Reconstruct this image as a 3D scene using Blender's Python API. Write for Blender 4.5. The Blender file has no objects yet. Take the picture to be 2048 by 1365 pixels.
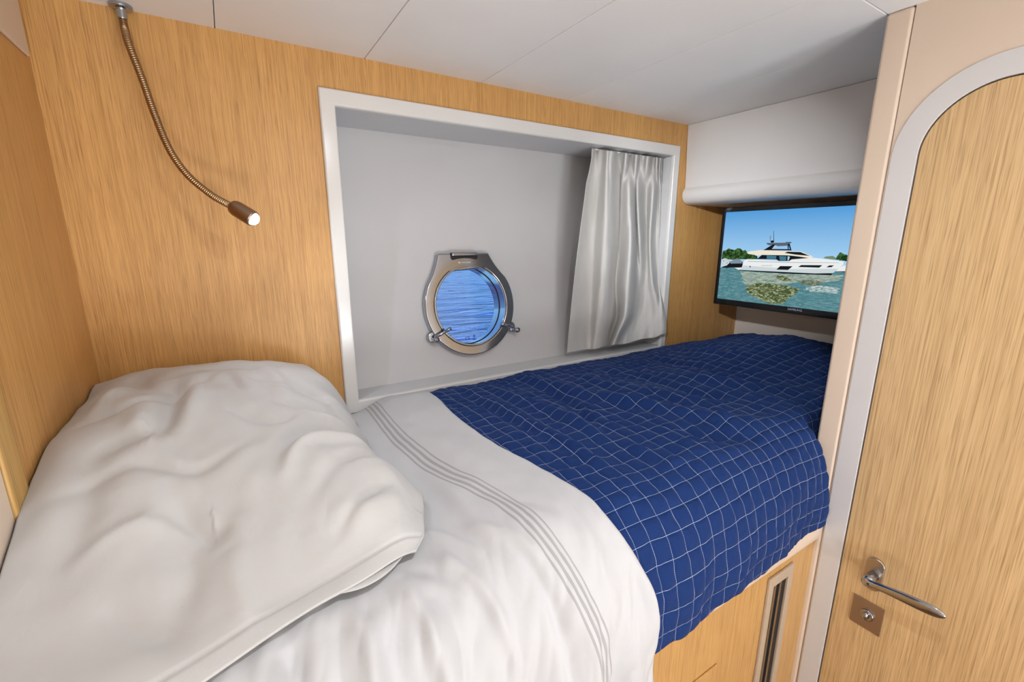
import bpy, bmesh, math, random
from mathutils import Vector, noise, Matrix

# ---------------------------------------------------------------- camera, world, lights, exposure
S = 1.3
def W(x, y, z):                       # cabin survey units (camera at the origin) -> metres
    return Vector((S*(x+.216), S*(y-1.0), S*z+1.75))
sc = bpy.context.scene
COL = sc.collection
cd = bpy.data.cameras.new('camera'); cam = bpy.data.objects.new('camera', cd); COL.objects.link(cam)
cam.location = W(0, 0, 0)
cam.rotation_euler = (math.radians(90-12.911), 0, math.radians(-31.932))
cd.sensor_width = 36; cd.lens = 890/2048*36; cd.clip_start = .02; cd.clip_end = 500
sc.camera = cam
sc.view_settings.view_transform = 'Standard'; sc.view_settings.look = 'None'
sc.view_settings.gamma = 1; sc.view_settings.use_curve_mapping = False
sc.view_settings.exposure = -0.72

# world: daylight sky seen through the porthole
wd = bpy.data.worlds.new('sky'); sc.world = wd; wd.use_nodes = True
nt = wd.node_tree; nt.nodes.clear()
wo = nt.nodes.new('ShaderNodeOutputWorld'); bg = nt.nodes.new('ShaderNodeBackground')
tc = nt.nodes.new('ShaderNodeTexCoord'); sx = nt.nodes.new('ShaderNodeSeparateXYZ'); cr = nt.nodes.new('ShaderNodeValToRGB')
cr.color_ramp.elements[0].color = (.30, .62, 1.0, 1); cr.color_ramp.elements[0].position = 0
cr.color_ramp.elements[1].color = (.03, .16, .60, 1); cr.color_ramp.elements[1].position = .6
nt.links.new(tc.outputs['Generated'], sx.inputs[0]); nt.links.new(sx.outputs[2], cr.inputs[0])
nt.links.new(cr.outputs[0], bg.inputs[0]); bg.inputs[1].default_value = 2.4; nt.links.new(bg.outputs[0], wo.inputs[0])

def area(name, loc, rot, size, power, color, shape='DISK', spread=180):
    l = bpy.data.lights.new(name, 'AREA'); l.shape = shape; l.size = size; l.energy = power; l.color = color
    l.spread = math.radians(spread)
    o = bpy.data.objects.new(name, l); COL.objects.link(o); o.location = loc; o.rotation_euler = rot
    return o
MAIN = (.31, .09, .335)
spots = [(MAIN, 8.5, .035), ((-.10, -.60, .335), .5, .07), ((.62, -.60, .335), .5, .07), ((.27, -1.10, .335), .5, .07)]  # main lamp follows the cast shadows; the others are unseen fill
for p, e, sz in spots:
    area('main_or_fill_light', W(*p), (0, 0, 0), sz, e, (.93, .96, 1.0))
# made-up fill spot, added to brighten the foot of the bunk
SPOT = W(-.15, .13, .318); SPOT_D = (W(1.36, .93, .0)-SPOT).normalized()
area('foot_fill_light', SPOT+SPOT_D*.03, SPOT_D.to_track_quat('-Z', 'Y').to_euler(), .05, 1.8, (.93, .96, 1.0), spread=31)
# fill light panel added on the rear wall of the cabin, 1.8 m behind the camera
area('rear_fill_light', W(.30, -1.375, -.22), (math.radians(90), 0, 0), .95, 5.0, (.92, .96, 1.0), 'SQUARE')
# two fill uplights, added by the rear wall to lift the ceiling
UPL = [(.02, -1.12, -1.02), (.58, -1.12, -.62)]
for p in UPL: area('fill_uplight', W(*p)+Vector((0, 0, .005)), (math.radians(180-30), 0, 0),   .50, 33.0, (.92, .96, 1.0))
# the reading lamp's own LED
LED_P = W(.0400, .8575, .0315)
LED_D = (W(.0400, .8575, .0315) - W(.0131, .875, .0516)).normalized()
ld = area('reading_led_light', LED_P + LED_D*.014, LED_D.to_track_quat('-Z', 'Y').to_euler(), .020, 1.3, (.80, .88, 1.0))

# ---------------------------------------------------------------- helpers
def link(o, parent=None, label=None, cat=None, kind=None, group=None):
    if parent: o.parent = parent
    if label: o['label'] = label
    if cat: o['category'] = cat
    if kind: o['kind'] = kind
    if group: o['group'] = group
    return o
def mesh(name, verts, faces, mat, parent=None, smooth=False, **kw):
    me = bpy.data.meshes.new(name); me.from_pydata([tuple(v) for v in verts], [], faces)
    me.validate(); me.update()
    if mat: me.materials.append(mat)
    o = bpy.data.objects.new(name, me); COL.objects.link(o)
    if smooth: me.polygons.foreach_set('use_smooth', [True]*len(me.polygons))
    return link(o, parent, **kw)
def frombm(name, bm, mat, parent=None, smooth=False, **kw):
    me = bpy.data.meshes.new(name); bmesh.ops.recalc_face_normals(bm, faces=bm.faces); bm.to_mesh(me); bm.free()
    if mat: me.materials.append(mat)
    if smooth: me.polygons.foreach_set('use_smooth', [True]*len(me.polygons))
    o = bpy.data.objects.new(name, me); COL.objects.link(o)
    return link(o, parent, **kw)
def bevel(o, w, seg=3, ang=30):
    m = o.modifiers.new('bevel', 'BEVEL'); m.width = w; m.segments = seg; m.limit_method = 'ANGLE'; m.angle_limit = math.radians(ang)
    me = o.data; me.polygons.foreach_set('use_smooth', [True]*len(me.polygons))
    n = o.modifiers.new('wn', 'WEIGHTED_NORMAL'); n.keep_sharp = True
    return o
def bx(bm, x0, x1, y0, y1, z0, z1):      # box in survey units
    vs = [bm.verts.new(W(x, y, z)) for z in (z0, z1) for y in (y0, y1) for x in (x0, x1)]
    for f in ((0,2,3,1), (4,5,7,6), (0,1,5,4), (2,6,7,3), (0,4,6,2), (1,3,7,5)): bm.faces.new([vs[i] for i in f])
def box(name, lims, mat, parent=None, bev=0, **kw):
    bm = bmesh.new()
    if not isinstance(lims[0], (tuple, list)): lims = [lims]
    for l in lims: bx(bm, *l)
    o = frombm(name, bm, mat, parent, **kw)
    if bev: bevel(o, bev)
    return o
def empty(name, loc, **kw):
    o = bpy.data.objects.new(name, None); COL.objects.link(o); o.location = loc; o.empty_display_size = .05
    return link(o, **kw)
def attach(root, *objs):                 # parent keeping world placement (roots carry no rotation)
    for o in objs:
        o.parent = root; o.location = Vector(o.location) - Vector(root.location)
def prism(bm, poly, fn, d0, d1):         # extrude 2-D polygon between two depths: fn(a, b, d) -> point
    n = len(poly)
    a = [bm.verts.new(fn(p[0], p[1], d0)) for p in poly]; b = [bm.verts.new(fn(p[0], p[1], d1)) for p in poly]
    bm.faces.new(a); bm.faces.new(b[::-1])
    for i in range(n): bm.faces.new((a[i], b[i], b[(i+1) % n], a[(i+1) % n]))
def ringprism(bm, inner, outer, fn, d0, d1):
    n = len(inner); R = []
    for poly in (inner, outer):
        for d in (d0, d1): R.append([bm.verts.new(fn(p[0], p[1], d)) for p in poly])
    i0, i1, o0, o1 = R
    for k in range(n):
        j = (k+1) % n
        bm.faces.new((i0[k], i0[j], o0[j], o0[k])); bm.faces.new((i1[k], o1[k], o1[j], i1[j]))
        bm.faces.new((i0[k], i1[k], i1[j], i0[j])); bm.faces.new((o0[k], o0[j], o1[j], o1[k]))
def tube(name, pts, rad, mat, parent=None, n=16, caps=True, **kw):
    bm = bmesh.new(); rings = []; P = [Vector(p) for p in pts]; up = None
    for i, p in enumerate(P):
        t = (P[min(i+1, len(P)-1)] - P[max(i-1, 0)]).normalized()
        if up is None: up = t.orthogonal().normalized()
        up = (up - t*up.dot(t)).normalized(); sd = t.cross(up)
        r = rad[i] if isinstance(rad, (list, tuple)) else rad
        rings.append([bm.verts.new(p + (up*math.cos(a)+sd*math.sin(a))*r) for a in [2*math.pi*k/n for k in range(n)]])
    for a, b in zip(rings, rings[1:]):
        for k in range(n): bm.faces.new((a[k], a[(k+1) % n], b[(k+1) % n], b[k]))
    if caps: bm.faces.new(rings[0][::-1]); bm.faces.new(rings[-1])
    return frombm(name, bm, mat, parent, smooth=True, **kw)
def spline(pts, n):                      # Catmull-Rom through pts
    P = [Vector(p) for p in pts]; P = [P[0]*2-P[1]] + P + [P[-1]*2-P[-2]]; out = []
    m = len(P)-3
    for i in range(n+1):
        t = i/n*m; k = min(int(t), m-1); u = t-k; a, b, c, d = P[k:k+4]
        out.append(.5*((2*b)+(c-a)*u+(2*a-5*b+4*c-d)*u*u+(3*b-a-3*c+d)*u**3))
    return out
def interp(x, tab):
    if x <= tab[0][0]: return tab[0][1]
    for i in range(len(tab)-1):            # cubic Hermite with averaged slopes
        (a, b), (c, d) = tab[i], tab[i+1]
        if x <= c:
            h = c-a; t = (x-a)/h; sl = (d-b)/h
            s0 = sl if i == 0 else .5*(sl+(b-tab[i-1][1])/(a-tab[i-1][0]))
            s1 = sl if i == len(tab)-2 else .5*(sl+(tab[i+2][1]-d)/(tab[i+2][0]-c))
            return (2*t**3-3*t*t+1)*b+(t**3-2*t*t+t)*h*s0+(-2*t**3+3*t*t)*d+(t**3-t*t)*h*s1
    return tab[-1][1]
def lathe(bm, prof, M, n=32):            # prof: (r, h) ; M: matrix, axis = local z
    rings = [[bm.verts.new(M @ Vector((r*math.cos(2*math.pi*k/n), r*math.sin(2*math.pi*k/n), h))) for k in range(n)] for r, h in prof]
    for a, b in zip(rings, rings[1:]):
        for k in range(n): bm.faces.new((a[k], a[(k+1) % n], b[(k+1) % n], b[k]))
    bm.faces.new(rings[0][::-1]); bm.faces.new(rings[-1])

# ---------------------------------------------------------------- materials
def principled(name, color, rough=.5, metal=0, spec=.5):
    m = bpy.data.materials.new(name); m.use_nodes = True; b = m.node_tree.nodes['Principled BSDF']
    b.inputs['Base Color'].default_value = (*color, 1); b.inputs['Roughness'].default_value = rough
    b.inputs['Metallic'].default_value = metal; b.inputs['Specular IOR Level'].default_value = spec
    return m, m.node_tree, b
def N(t, kind, **kw):
    n = t.nodes.new(kind)
    for k, v in kw.items():
        if k in n.inputs: n.inputs[k].default_value = v
        else: setattr(n, k, v)
    return n
def add_bump(t, b, height, strength=.2, dist=.001, chain=None):
    bp = N(t, 'ShaderNodeBump'); bp.inputs['Strength'].default_value = strength; bp.inputs['Distance'].default_value = dist
    t.links.new(height, bp.inputs['Height']); t.links.new(bp.outputs[0], b.inputs['Normal'])
    if chain: t.links.new(chain, bp.inputs['Normal'])
    return bp
def wood(name, c1, c2, c3, rough=.42, stretch=(1, 1, .012), fine=400, ofs=(0, 0, 0)):
    m, t, b = principled(name, c1, rough)
    tcn = N(t, 'ShaderNodeTexCoord'); mp = N(t, 'ShaderNodeMapping'); mp.inputs['Scale'].default_value = stretch
    mp.inputs['Location'].default_value = ofs
    t.links.new(tcn.outputs['Object'], mp.inputs[0])
    wn = N(t, 'ShaderNodeTexNoise'); wn.inputs['Scale'].default_value = 5; wn.inputs['Detail'].default_value = 3
    t.links.new(mp.outputs[0], wn.inputs['Vector'])
    mx = N(t, 'ShaderNodeVectorMath', operation='MULTIPLY_ADD'); mx.inputs[1].default_value = (.012, .012, .0)
    t.links.new(wn.outputs['Color'], mx.inputs[0]); t.links.new(mp.outputs[0], mx.inputs[2])
    n1 = N(t, 'ShaderNodeTexNoise'); n1.inputs['Scale'].default_value = fine; n1.inputs['Detail'].default_value = 4; n1.inputs['Roughness'].default_value = .65
    n2 = N(t, 'ShaderNodeTexNoise'); n2.inputs['Scale'].default_value = 28; n2.inputs['Detail'].default_value = 5; n2.inputs['Roughness'].default_value = .6
    t.links.new(mx.outputs[0], n1.inputs['Vector']); t.links.new(mx.outputs[0], n2.inputs['Vector'])
    r1 = N(t, 'ShaderNodeValToRGB'); e = r1.color_ramp.elements
    e[0].position = .36; e[0].color = (*c2, 1); e[1].position = .60; e[1].color = (*c1, 1)
    t.links.new(n1.outputs[0], r1.inputs[0])
    r2 = N(t, 'ShaderNodeValToRGB'); e = r2.color_ramp.elements
    e[0].position = .35; e[0].color = (.93, .92, .90, 1); e[1].position = .65; e[1].color = (1.03, 1.03, 1.02, 1)
    t.links.new(n2.outputs[0], r2.inputs[0])
    mm = N(t, 'ShaderNodeMix', data_type='RGBA', blend_type='MULTIPLY'); mm.inputs[0].default_value = 1
    t.links.new(r1.outputs[0], mm.inputs[6]); t.links.new(r2.outputs[0], mm.inputs[7])
    # pores: sparse dark dashes
    n3 = N(t, 'ShaderNodeTexNoise'); n3.inputs['Scale'].default_value = fine*2.2; n3.inputs['Detail'].default_value = 1
    mp3 = N(t, 'ShaderNodeMapping'); mp3.inputs['Scale'].default_value = tuple(1 if s > .5 else 1.6 for s in stretch)
    t.links.new(mx.outputs[0], mp3.inputs[0]); t.links.new(mp3.outputs[0], n3.inputs['Vector'])
    r3 = N(t, 'ShaderNodeValToRGB'); e = r3.color_ramp.elements
    e[0].position = .34; e[0].color = (*[a*.55 for a in c3], 1); e[1].position = .44; e[1].color = (1, 1, 1, 1)
    t.links.new(n3.outputs[0], r3.inputs[0])
    m2 = N(t, 'ShaderNodeMix', data_type='RGBA', blend_type='MULTIPLY'); m2.inputs[0].default_value = .35
    t.links.new(mm.outputs[2], m2.inputs[6]); t.links.new(r3.outputs[0], m2.inputs[7])
    t.links.new(m2.outputs[2], b.inputs['Base Color'])
    add_bump(t, b, n1.outputs[0], .12, .0006)
    return m
def vinyl(name, c, rough=.5, sc_=500, st=.12, spec=.4):
    m, t, b = principled(name, c, rough, spec=spec)
    tcn = N(t, 'ShaderNodeTexCoord'); n = N(t, 'ShaderNodeTexNoise'); n.inputs['Scale'].default_value = sc_; n.inputs['Detail'].default_value = 2
    t.links.new(tcn.outputs['Object'], n.inputs['Vector'])
    n2 = N(t, 'ShaderNodeTexNoise'); n2.inputs['Scale'].default_value = 4; n2.inputs['Detail'].default_value = 3
    t.links.new(tcn.outputs['Object'], n2.inputs['Vector'])
    r = N(t, 'ShaderNodeValToRGB'); e = r.color_ramp.elements
    e[0].position = .3; e[0].color = (*[a*.97 for a in c], 1); e[1].position = .7; e[1].color = (*[min(1, a*1.02) for a in c], 1)
    t.links.new(n2.outputs[0], r.inputs[0]); t.links.new(r.outputs[0], b.inputs['Base Color'])
    add_bump(t, b, n.outputs[0], st, .0006)
    return m
def metal(name, c, rough=.12, brushed=False):
    m, t, b = principled(name, c, rough, 1)
    tcn = N(t, 'ShaderNodeTexCoord'); n = N(t, 'ShaderNodeTexNoise'); n.inputs['Scale'].default_value = 900 if brushed else 60; n.inputs['Detail'].default_value = 2
    t.links.new(tcn.outputs['Object'], n.inputs['Vector'])
    mr = N(t, 'ShaderNodeMapRange'); mr.inputs['To Min'].default_value = rough*.7; mr.inputs['To Max'].default_value = rough*1.4
    t.links.new(n.outputs[0], mr.inputs[0]); t.links.new(mr.outputs[0], b.inputs['Roughness'])
    return m
def emis(name, c, s=1.0):
    m = bpy.data.materials.new(name); m.use_nodes = True; t = m.node_tree; t.nodes.clear()
    o = t.nodes.new('ShaderNodeOutputMaterial'); e = t.nodes.new('ShaderNodeEmission')
    e.inputs[0].default_value = (*c, 1); e.inputs[1].default_value = s; t.links.new(e.outputs[0], o.inputs[0])
    return m, t, e
def srgb(r, g, b):
    f = lambda c: (c/255/12.92 if c <= 10 else ((c/255+.055)/1.055)**2.4)
    return (f(r), f(g), f(b))

M_WOOD = wood('oak_wall', (.67, .375, .130), (.54, .280, .082), (.55, .42, .3))
M_DOOR = wood('oak_door', (.68, .47, .245), (.53, .345, .16), (.55, .45, .35), fine=260, ofs=(3, 1.7, .2))
M_CAB = wood('oak_cabinet', (.60, .36, .14), (.50, .28, .095), (.6, .5, .4), fine=300)
M_EDGE = wood('oak_edge', (.60, .37, .12), (.50, .29, .085), (.5, .4, .3), fine=90)
M_CREAM = vinyl('cream_laminate', (.70, .58, .47), .38)
M_CREAMW = vinyl('cream_lining', (.66, .60, .54), .5)
M_WHITE = vinyl('white_trim', (.72, .71, .69), .22, 200, .02, .5)
M_FRAME = vinyl('grey_white_door_trim', (.64, .63, .63), .42, 600, .1)
M_NICHE = vinyl('hull_lining_vinyl', (.60, .60, .61), .6, 450, .25)
M_CEIL = vinyl('ceiling_panel', (.84, .835, .83), .5, 400, .06)
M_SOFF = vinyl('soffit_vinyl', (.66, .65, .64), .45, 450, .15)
M_STEEL = metal('polished_steel', (.41, .44, .49), .10)
M_BRUSH = metal('brushed_steel', (.46, .39, .34), .34, True)
M_NICK = metal('satin_nickel', (.50, .44, .38), .3, True)
M_DARK = principled('dark_gap', (.012, .011, .010), .6)[0]
M_BLACK = principled('black_gloss_plastic', (.006, .006, .007), .12)[0]
M_FLOOR = wood('cabin_sole', (.25, .13, .06), (.18, .09, .04), (.5, .4, .3), stretch=(.05, 1, 1))

def fabric(name, c, weave=1400, rough=.9, st=.15):
    m, t, b = principled(name, c, rough, spec=.15); b.inputs['Sheen Weight'].default_value = .15
    b.inputs['Sheen Roughness'].default_value = .4
    tcn = N(t, 'ShaderNodeTexCoord'); n = N(t, 'ShaderNodeTexNoise'); n.inputs['Scale'].default_value = weave; n.inputs['Detail'].default_value = 2
    n2 = N(t, 'ShaderNodeTexNoise'); n2.inputs['Scale'].default_value = 38; n2.inputs['Detail'].default_value = 5; n2.inputs['Distortion'].default_value = .6
    t.links.new(tcn.outputs['Object'], n.inputs['Vector']); t.links.new(tcn.outputs['Object'], n2.inputs['Vector'])
    b1 = N(t, 'ShaderNodeBump'); b1.inputs['Strength'].default_value = .18; b1.inputs['Distance'].default_value = .004
    t.links.new(n2.outputs[0], b1.inputs['Height'])
    add_bump(t, b, n.outputs[0], st, .0004, b1.outputs[0])
    return m, t, b
M_PILLOW = fabric('white_pillowcase', (.525, .525, .525))[0]
M_CURT = fabric('curtain_linen', (.60, .59, .57), 900, .97, .3)[0]; M_CURT.node_tree.nodes['Principled BSDF'].inputs['Sheen Weight'].default_value = 0; M_CURT.node_tree.nodes['Principled BSDF'].inputs['Specular IOR Level'].default_value = .05
# ---------------------------------------------------------------- room shell
XL, XF, XR = -.216, 1.66, .9407
ZC, ZF = .352, -1.3462
box('floor', (XL-.02, XF+.03, -1.4, 1.25, ZF-.03, ZF), M_FLOOR, kind='structure')
# back wall in oak veneer, with the opening for the porthole recess
o0, o1, oz0, oz1 = .190, 1.238, -.377, .277
box('wall_back', [(XL, o0, 1.0, 1.02, ZF, ZC), (o1, XF, 1.0, 1.02, ZF, ZC), (o0, o1, 1.0, 1.02, ZF, oz0), (o0, o1, 1.0, 1.02, oz1, ZC)], M_WOOD, kind='structure')
# head wall: veneer, solid edge strip, then a cream panel nearer the room
box('wall_left', (XL-.03, XL, .64, 1.02, ZF, ZC), M_WOOD, kind='structure')
box('trim_1', (XL-.03, XL+.004, .6015, .64, ZF, ZC), M_EDGE, bev=.003, kind='structure')
box('wall_left_front', (XL-.03, XL+.001, -1.4, .6, ZF, ZC), M_CREAM, kind='structure')
box('trim_2', [(XL, XL+.004, .931, .985, .2585, ZC), (XL, XL+.005, .6015, .930, .2585, ZC)], M_CREAM, bev=.002, kind='structure')
# rear of the cabin behind the camera
box('wall_front', (XL-.03, XR, -1.42, -1.4, ZF, ZC), M_CREAM, kind='structure')
# foot wall under the overhead locker
box('wall_foot', (XF, XF+.03, .30, 1.02, ZF, ZC), M_CREAMW, kind='structure')
box('wall_foot_side', (XR+.0365, XF+.03, .27, .2995, ZF, ZC), M_CREAMW, kind='structure')
# ceiling boards with shadow gaps
bm = bmesh.new(); g = .0006
xs = [XL-.03, .0243, .2754, .5400, .7900, 1.0480, 1.31, XF+.03]
for a, b in zip(xs, xs[1:]): bx(bm, a+g, b-g, .3735, 1.02, ZC, ZC+.012)
for a, b in ((XL-.03, .40), (.40, XF+.03)): bx(bm, a+g, b-g, -.55, .3715, ZC, ZC+.012)
bx(bm, XL-.03, XF+.03, -1.42, -.552, ZC, ZC+.012)
bx(bm, XL-.03, XF+.03, -1.42, 1.03, ZC+.012, ZC+.03); bx(bm, XL-.03, XF+.03, 1.0205, 1.03, ZC-.02, ZC+.012)
bevel(frombm('ceiling', bm, M_CEIL, kind='structure'), .0012, 2)
# porthole recess (reveals and the leaning hull lining with a round cut-out)
YT, YB = 1.168, 1.068; ZT, ZB = .2560, -.3560
def hull(x, z, d=0):                       # point on the leaning lining; d = distance toward the room
    k = (z-ZB)/(ZT-ZB); y = YB+(YT-YB)*k
    nx, ny, nz = 0, -(ZT-ZB), (YT-YB); L = math.hypot(ny, nz)
    return W(x, y+ny/L*d, z+nz/L*d)
PX, PZ, PR = .5425, -.1790, .1065
bm = bmesh.new(); A = 96; x0, x1 = .2095, 1.2175
outer = []; inner = []
for k in range(A):
    a = 2*math.pi*k/A; c, s = math.cos(a), math.sin(a)
    inner.append((PX+.108*c, PZ+.108*s*.99))
    t = min(((x1-PX)/c if c > 1e-6 else (x0-PX)/c if c < -1e-6 else 9), ((ZT+.004-PZ)/s if s > 1e-6 else (ZB-.004-PZ)/s if s < -1e-6 else 9))
    outer.append([PX+t*c, PZ+t*s])
for cx_, cz_ in ((x0, ZB-.004), (x1, ZB-.004), (x0, ZT+.004), (x1, ZT+.004)):
    k = min(range(A), key=lambda i: (outer[i][0]-cx_)**2+(outer[i][1]-cz_)**2); outer[k] = [cx_, cz_]
ringprism(bm, inner, outer, lambda a, b, d: hull(a, b, d), 0, -.05)
bx(bm, x0, x1, .999, YT+.03, ZT, ZT+.012); bx(bm, x0, x1, .999, YT+.03, ZB-.012, ZB)
bx(bm, x0-.012, x0, .999, YT+.03, ZB-.012, ZT+.012); bx(bm, x1, x1+.012, .999, YT+.03, ZB-.012, ZT+.012)
frombm('wall_recess', bm, M_NICHE, kind='structure')
# white picture frame round the recess
def rrect(x0, x1, z0, z1, r, n=6):
    P = []
    for cx_, cz_, a0 in ((x1-r, z1-r, 0), (x0+r, z1-r, 90), (x0+r, z0+r, 180), (x1-r, z0+r, 270)):
        for k in range(n+1):
            a = math.radians(a0+90*k/n); P.append((cx_+r*math.cos(a), cz_+r*math.sin(a)))
    return P
bm = bmesh.new()
ringprism(bm, rrect(.2105, 1.2165, -.357, .2545, .002), rrect(.181, 1.2435, -.386, .2855, .002), lambda a, b, d: W(a, d, b), .991, 1.006)
bevel(frombm('trim_3', bm, M_WHITE, kind='structure'), .006, 4)
# overhead locker / soffit above the television
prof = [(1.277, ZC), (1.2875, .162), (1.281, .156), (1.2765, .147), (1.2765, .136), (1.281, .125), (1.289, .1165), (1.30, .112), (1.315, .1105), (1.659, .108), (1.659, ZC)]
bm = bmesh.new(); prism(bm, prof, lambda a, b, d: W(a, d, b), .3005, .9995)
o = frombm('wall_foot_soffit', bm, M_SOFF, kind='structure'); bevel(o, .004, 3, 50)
# ---------------------------------------------------------------- door partition
DC, DZ = .2085, .1295
def arch(r, yl, zt, yr, n=24):
    P = [(yl, ZF)]
    for k in range(n+1):
        a = math.radians(90*k/n); P.append((DC+r*math.cos(a), DZ+r*math.sin(a)))
    for k in range(n+1):
        a = math.radians(90+90*k/n); P.append((-.115+r*math.cos(a), DZ+r*math.sin(a)))
    P.append((-.115-r, ZF))
    return P
ain = arch(.0883, DC+.0883, 0, 0); amid = arch(.0904, DC+.0900, 0, 0); aout = arch(.1245, DC+.1245, 0, 0)
for P in (ain, amid, aout): P[0] = (P[1][0], ZF); P[-1] = (P[-2][0], ZF)
def px(a, b, d): return W(d, a, b)
bm = bmesh.new()
# partition slab with the arched opening, split in a fan of quads so the arch edge stays clean
def slab(bm, A_, B_, d0, d1):
    n = len(A_); V = [[bm.verts.new(px(p[0], p[1], d)) for p in P] for P in (A_, B_) for d in (d0, d1)]
    a0, a1, b0, b1 = V
    for k in range(n-1):
        bm.faces.new((a0[k], a0[k+1], b0[k+1], b0[k])); bm.faces.new((a1[k], b1[k], b1[k+1], a1[k+1]))
        bm.faces.new((a0[k], a1[k], a1[k+1], a0[k+1])); bm.faces.new((b0[k], b0[k+1], b1[k+1], b1[k]))
    for k in (0, n-1): bm.faces.new((a0[k], b0[k], b1[k], a1[k]))
def outer_rect(P, yl, yr, zt):
    Q = []
    for i, (y, z) in enumerate(P):
        if i == 0: Q.append((yl, ZF)); continue
        if i == len(P)-1: Q.append((yr, ZF)); continue
        if i <= 25:
            t = (i-1)/24; Q.append((yl, DZ+(zt-DZ)*min(1, 2*t)) if t <= .5 else (yl+(DC-yl)*(2*t-1), zt))
        else:
            t = (i-26)/24; Q.append((-.115+(yr+.115)*min(1, 2*t), zt) if t <= .5 else (yr, zt+(DZ-zt)*(2*t-1)))
    return Q
slab(bm, aout, outer_rect(aout, .3349, -1.4, ZC), XR+.0015, XR+.034)
frombm('wall_right', bm, M_CREAM, kind='structure')
bm = bmesh.new(); slab(bm, amid, aout, XR, XR+.036)
bevel(frombm('trim_4', bm, M_FRAME, kind='structure'), .0012, 2)
# rounded end post of the partition
box('trim_5', (XR-.0005, XR+.036, .3360, .3725, ZF, ZC), M_CREAM, bev=.007, kind='structure')
# dark rebate behind the leaf
bm = bmesh.new(); prism(bm, amid, px, XR+.030, XR+.034); frombm('trim_6', bm, M_DARK, kind='structure')
D = empty('door_1', W(XR, .09, ZF), kind='structure', label='oak veneered cabin door with rounded top corners in a grey white frame', cat='door')
bm = bmesh.new(); prism(bm, ain, px, XR+.0012, XR+.029)
leaf = bevel(frombm('door_panel', bm, M_DOOR), .0015, 2)
# lever handle on an oval rose
bm = bmesh.new(); cy_, cz_ = .2440, -.6030
P = []
for k in range(48):
    a = 2*math.pi*k/48; s = math.sin(a); c = math.cos(a)
    P.append((cy_+.0140*c, cz_+(.0190 if s > 0 else -.0190)*(1 if abs(s) > 1e-6 else 0)+.0140*s))
prism(bm, P, px, XR+.001, XR-.0045)
rose = bevel(frombm('handle_rose', bm, M_NICK), .0025, 4)
HX = XR-.046
p0 = W(XR-.002, cy_, cz_-.002); p1 = W(HX+.012, cy_, cz_-.002)
neck = tube('handle_neck', [p0, p1], [.0115, .0105], M_STEEL, n=24)
# flattened lever tapering to a rounded tip
bm = bmesh.new(); rings = []
LP = [(XR-.028, .2455, -.6055, .0075, .0085), (XR-.037, .2445, -.6030, .0095, .0085), (XR-.0425, .2375, -.5985, .0088, .0060), (XR-.044, .220, -.5935, .0090, .0052),
      (XR-.045, .200, -.5905, .0112, .0050), (XR-.0455, .180, -.5880, .0128, .0052), (XR-.046, .160, -.5860, .0132, .0056), (XR-.046, .148, -.5848, .0118, .0054), (XR-.046, .1405, -.5842, .0080, .0044), (XR-.046, .1372, -.5840, .0045, .0026), (XR-.046, .1362, -.5840, .001, .0008)]
pts = [(W(a, b, c), h, w) for a, b, c, h, w in LP]
for i, (p, h, w) in enumerate(pts):
    t = (pts[min(i+1, len(pts)-1)][0]-pts[max(i-1, 0)][0]).normalized(); up = Vector((0, 0, 1)); up = (up-t*up.dot(t)).normalized(); sd = t.cross(up)
    rings.append([bm.verts.new(p+up*h*math.sin(a)+sd*w*math.cos(a)) for a in [2*math.pi*k/24 for k in range(24)]])
for a, b in zip(rings, rings[1:]):
    for k in range(24): bm.faces.new((a[k], a[(k+1) % 24], b[(k+1) % 24], b[k]))
bm.faces.new(rings[0][::-1]); bm.faces.new(rings[-1])
lever = frombm('handle_lever', bm, M_STEEL, smooth=True); m = lever.modifiers.new('s', 'SUBSURF'); m.levels = m.render_levels = 1
# square lock plate with a turn button
bm = bmesh.new(); prism(bm, [(.2668, -.6630), (.2186, -.6630), (.2186, -.7210), (.2668, -.7210)], px, XR+.001, XR-.0018)
plate = bevel(frombm('lock_plate', bm, M_BRUSH), .0008, 2)
My = Matrix.Rotation(math.radians(-90), 4, 'Y')
bm = bmesh.new(); lathe(bm, [(.0142, 0), (.0142, .0045), (.0135, .0055), (.0118, .0055)], Matrix.Translation(W(XR-.0018, .2420, -.6905)) @ My, 32)
turn = frombm('lock_turn_ring', bm, M_STEEL, smooth=True)
bm = bmesh.new()
for s in (1,):
    prof = [(.0112, .0056), (.0108, .010), (.0085, .013), (.004, .0145), (.0005, .0148)]
    lathe(bm, prof, Matrix.Translation(W(XR-.0018, .2420, -.6905)) @ My @ Matrix.Diagonal((1, .52, 1, 1)) , 32)
knob = frombm('lock_turn_button', bm, M_STEEL, smooth=True)
attach(D, leaf, rose, neck, lever, plate, turn, knob)
for c in (turn, knob):
    c.parent = plate; c.location = (0, 0, 0)
for c in (neck, lever):
    c.parent = rose; c.location = (0, 0, 0)
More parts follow.
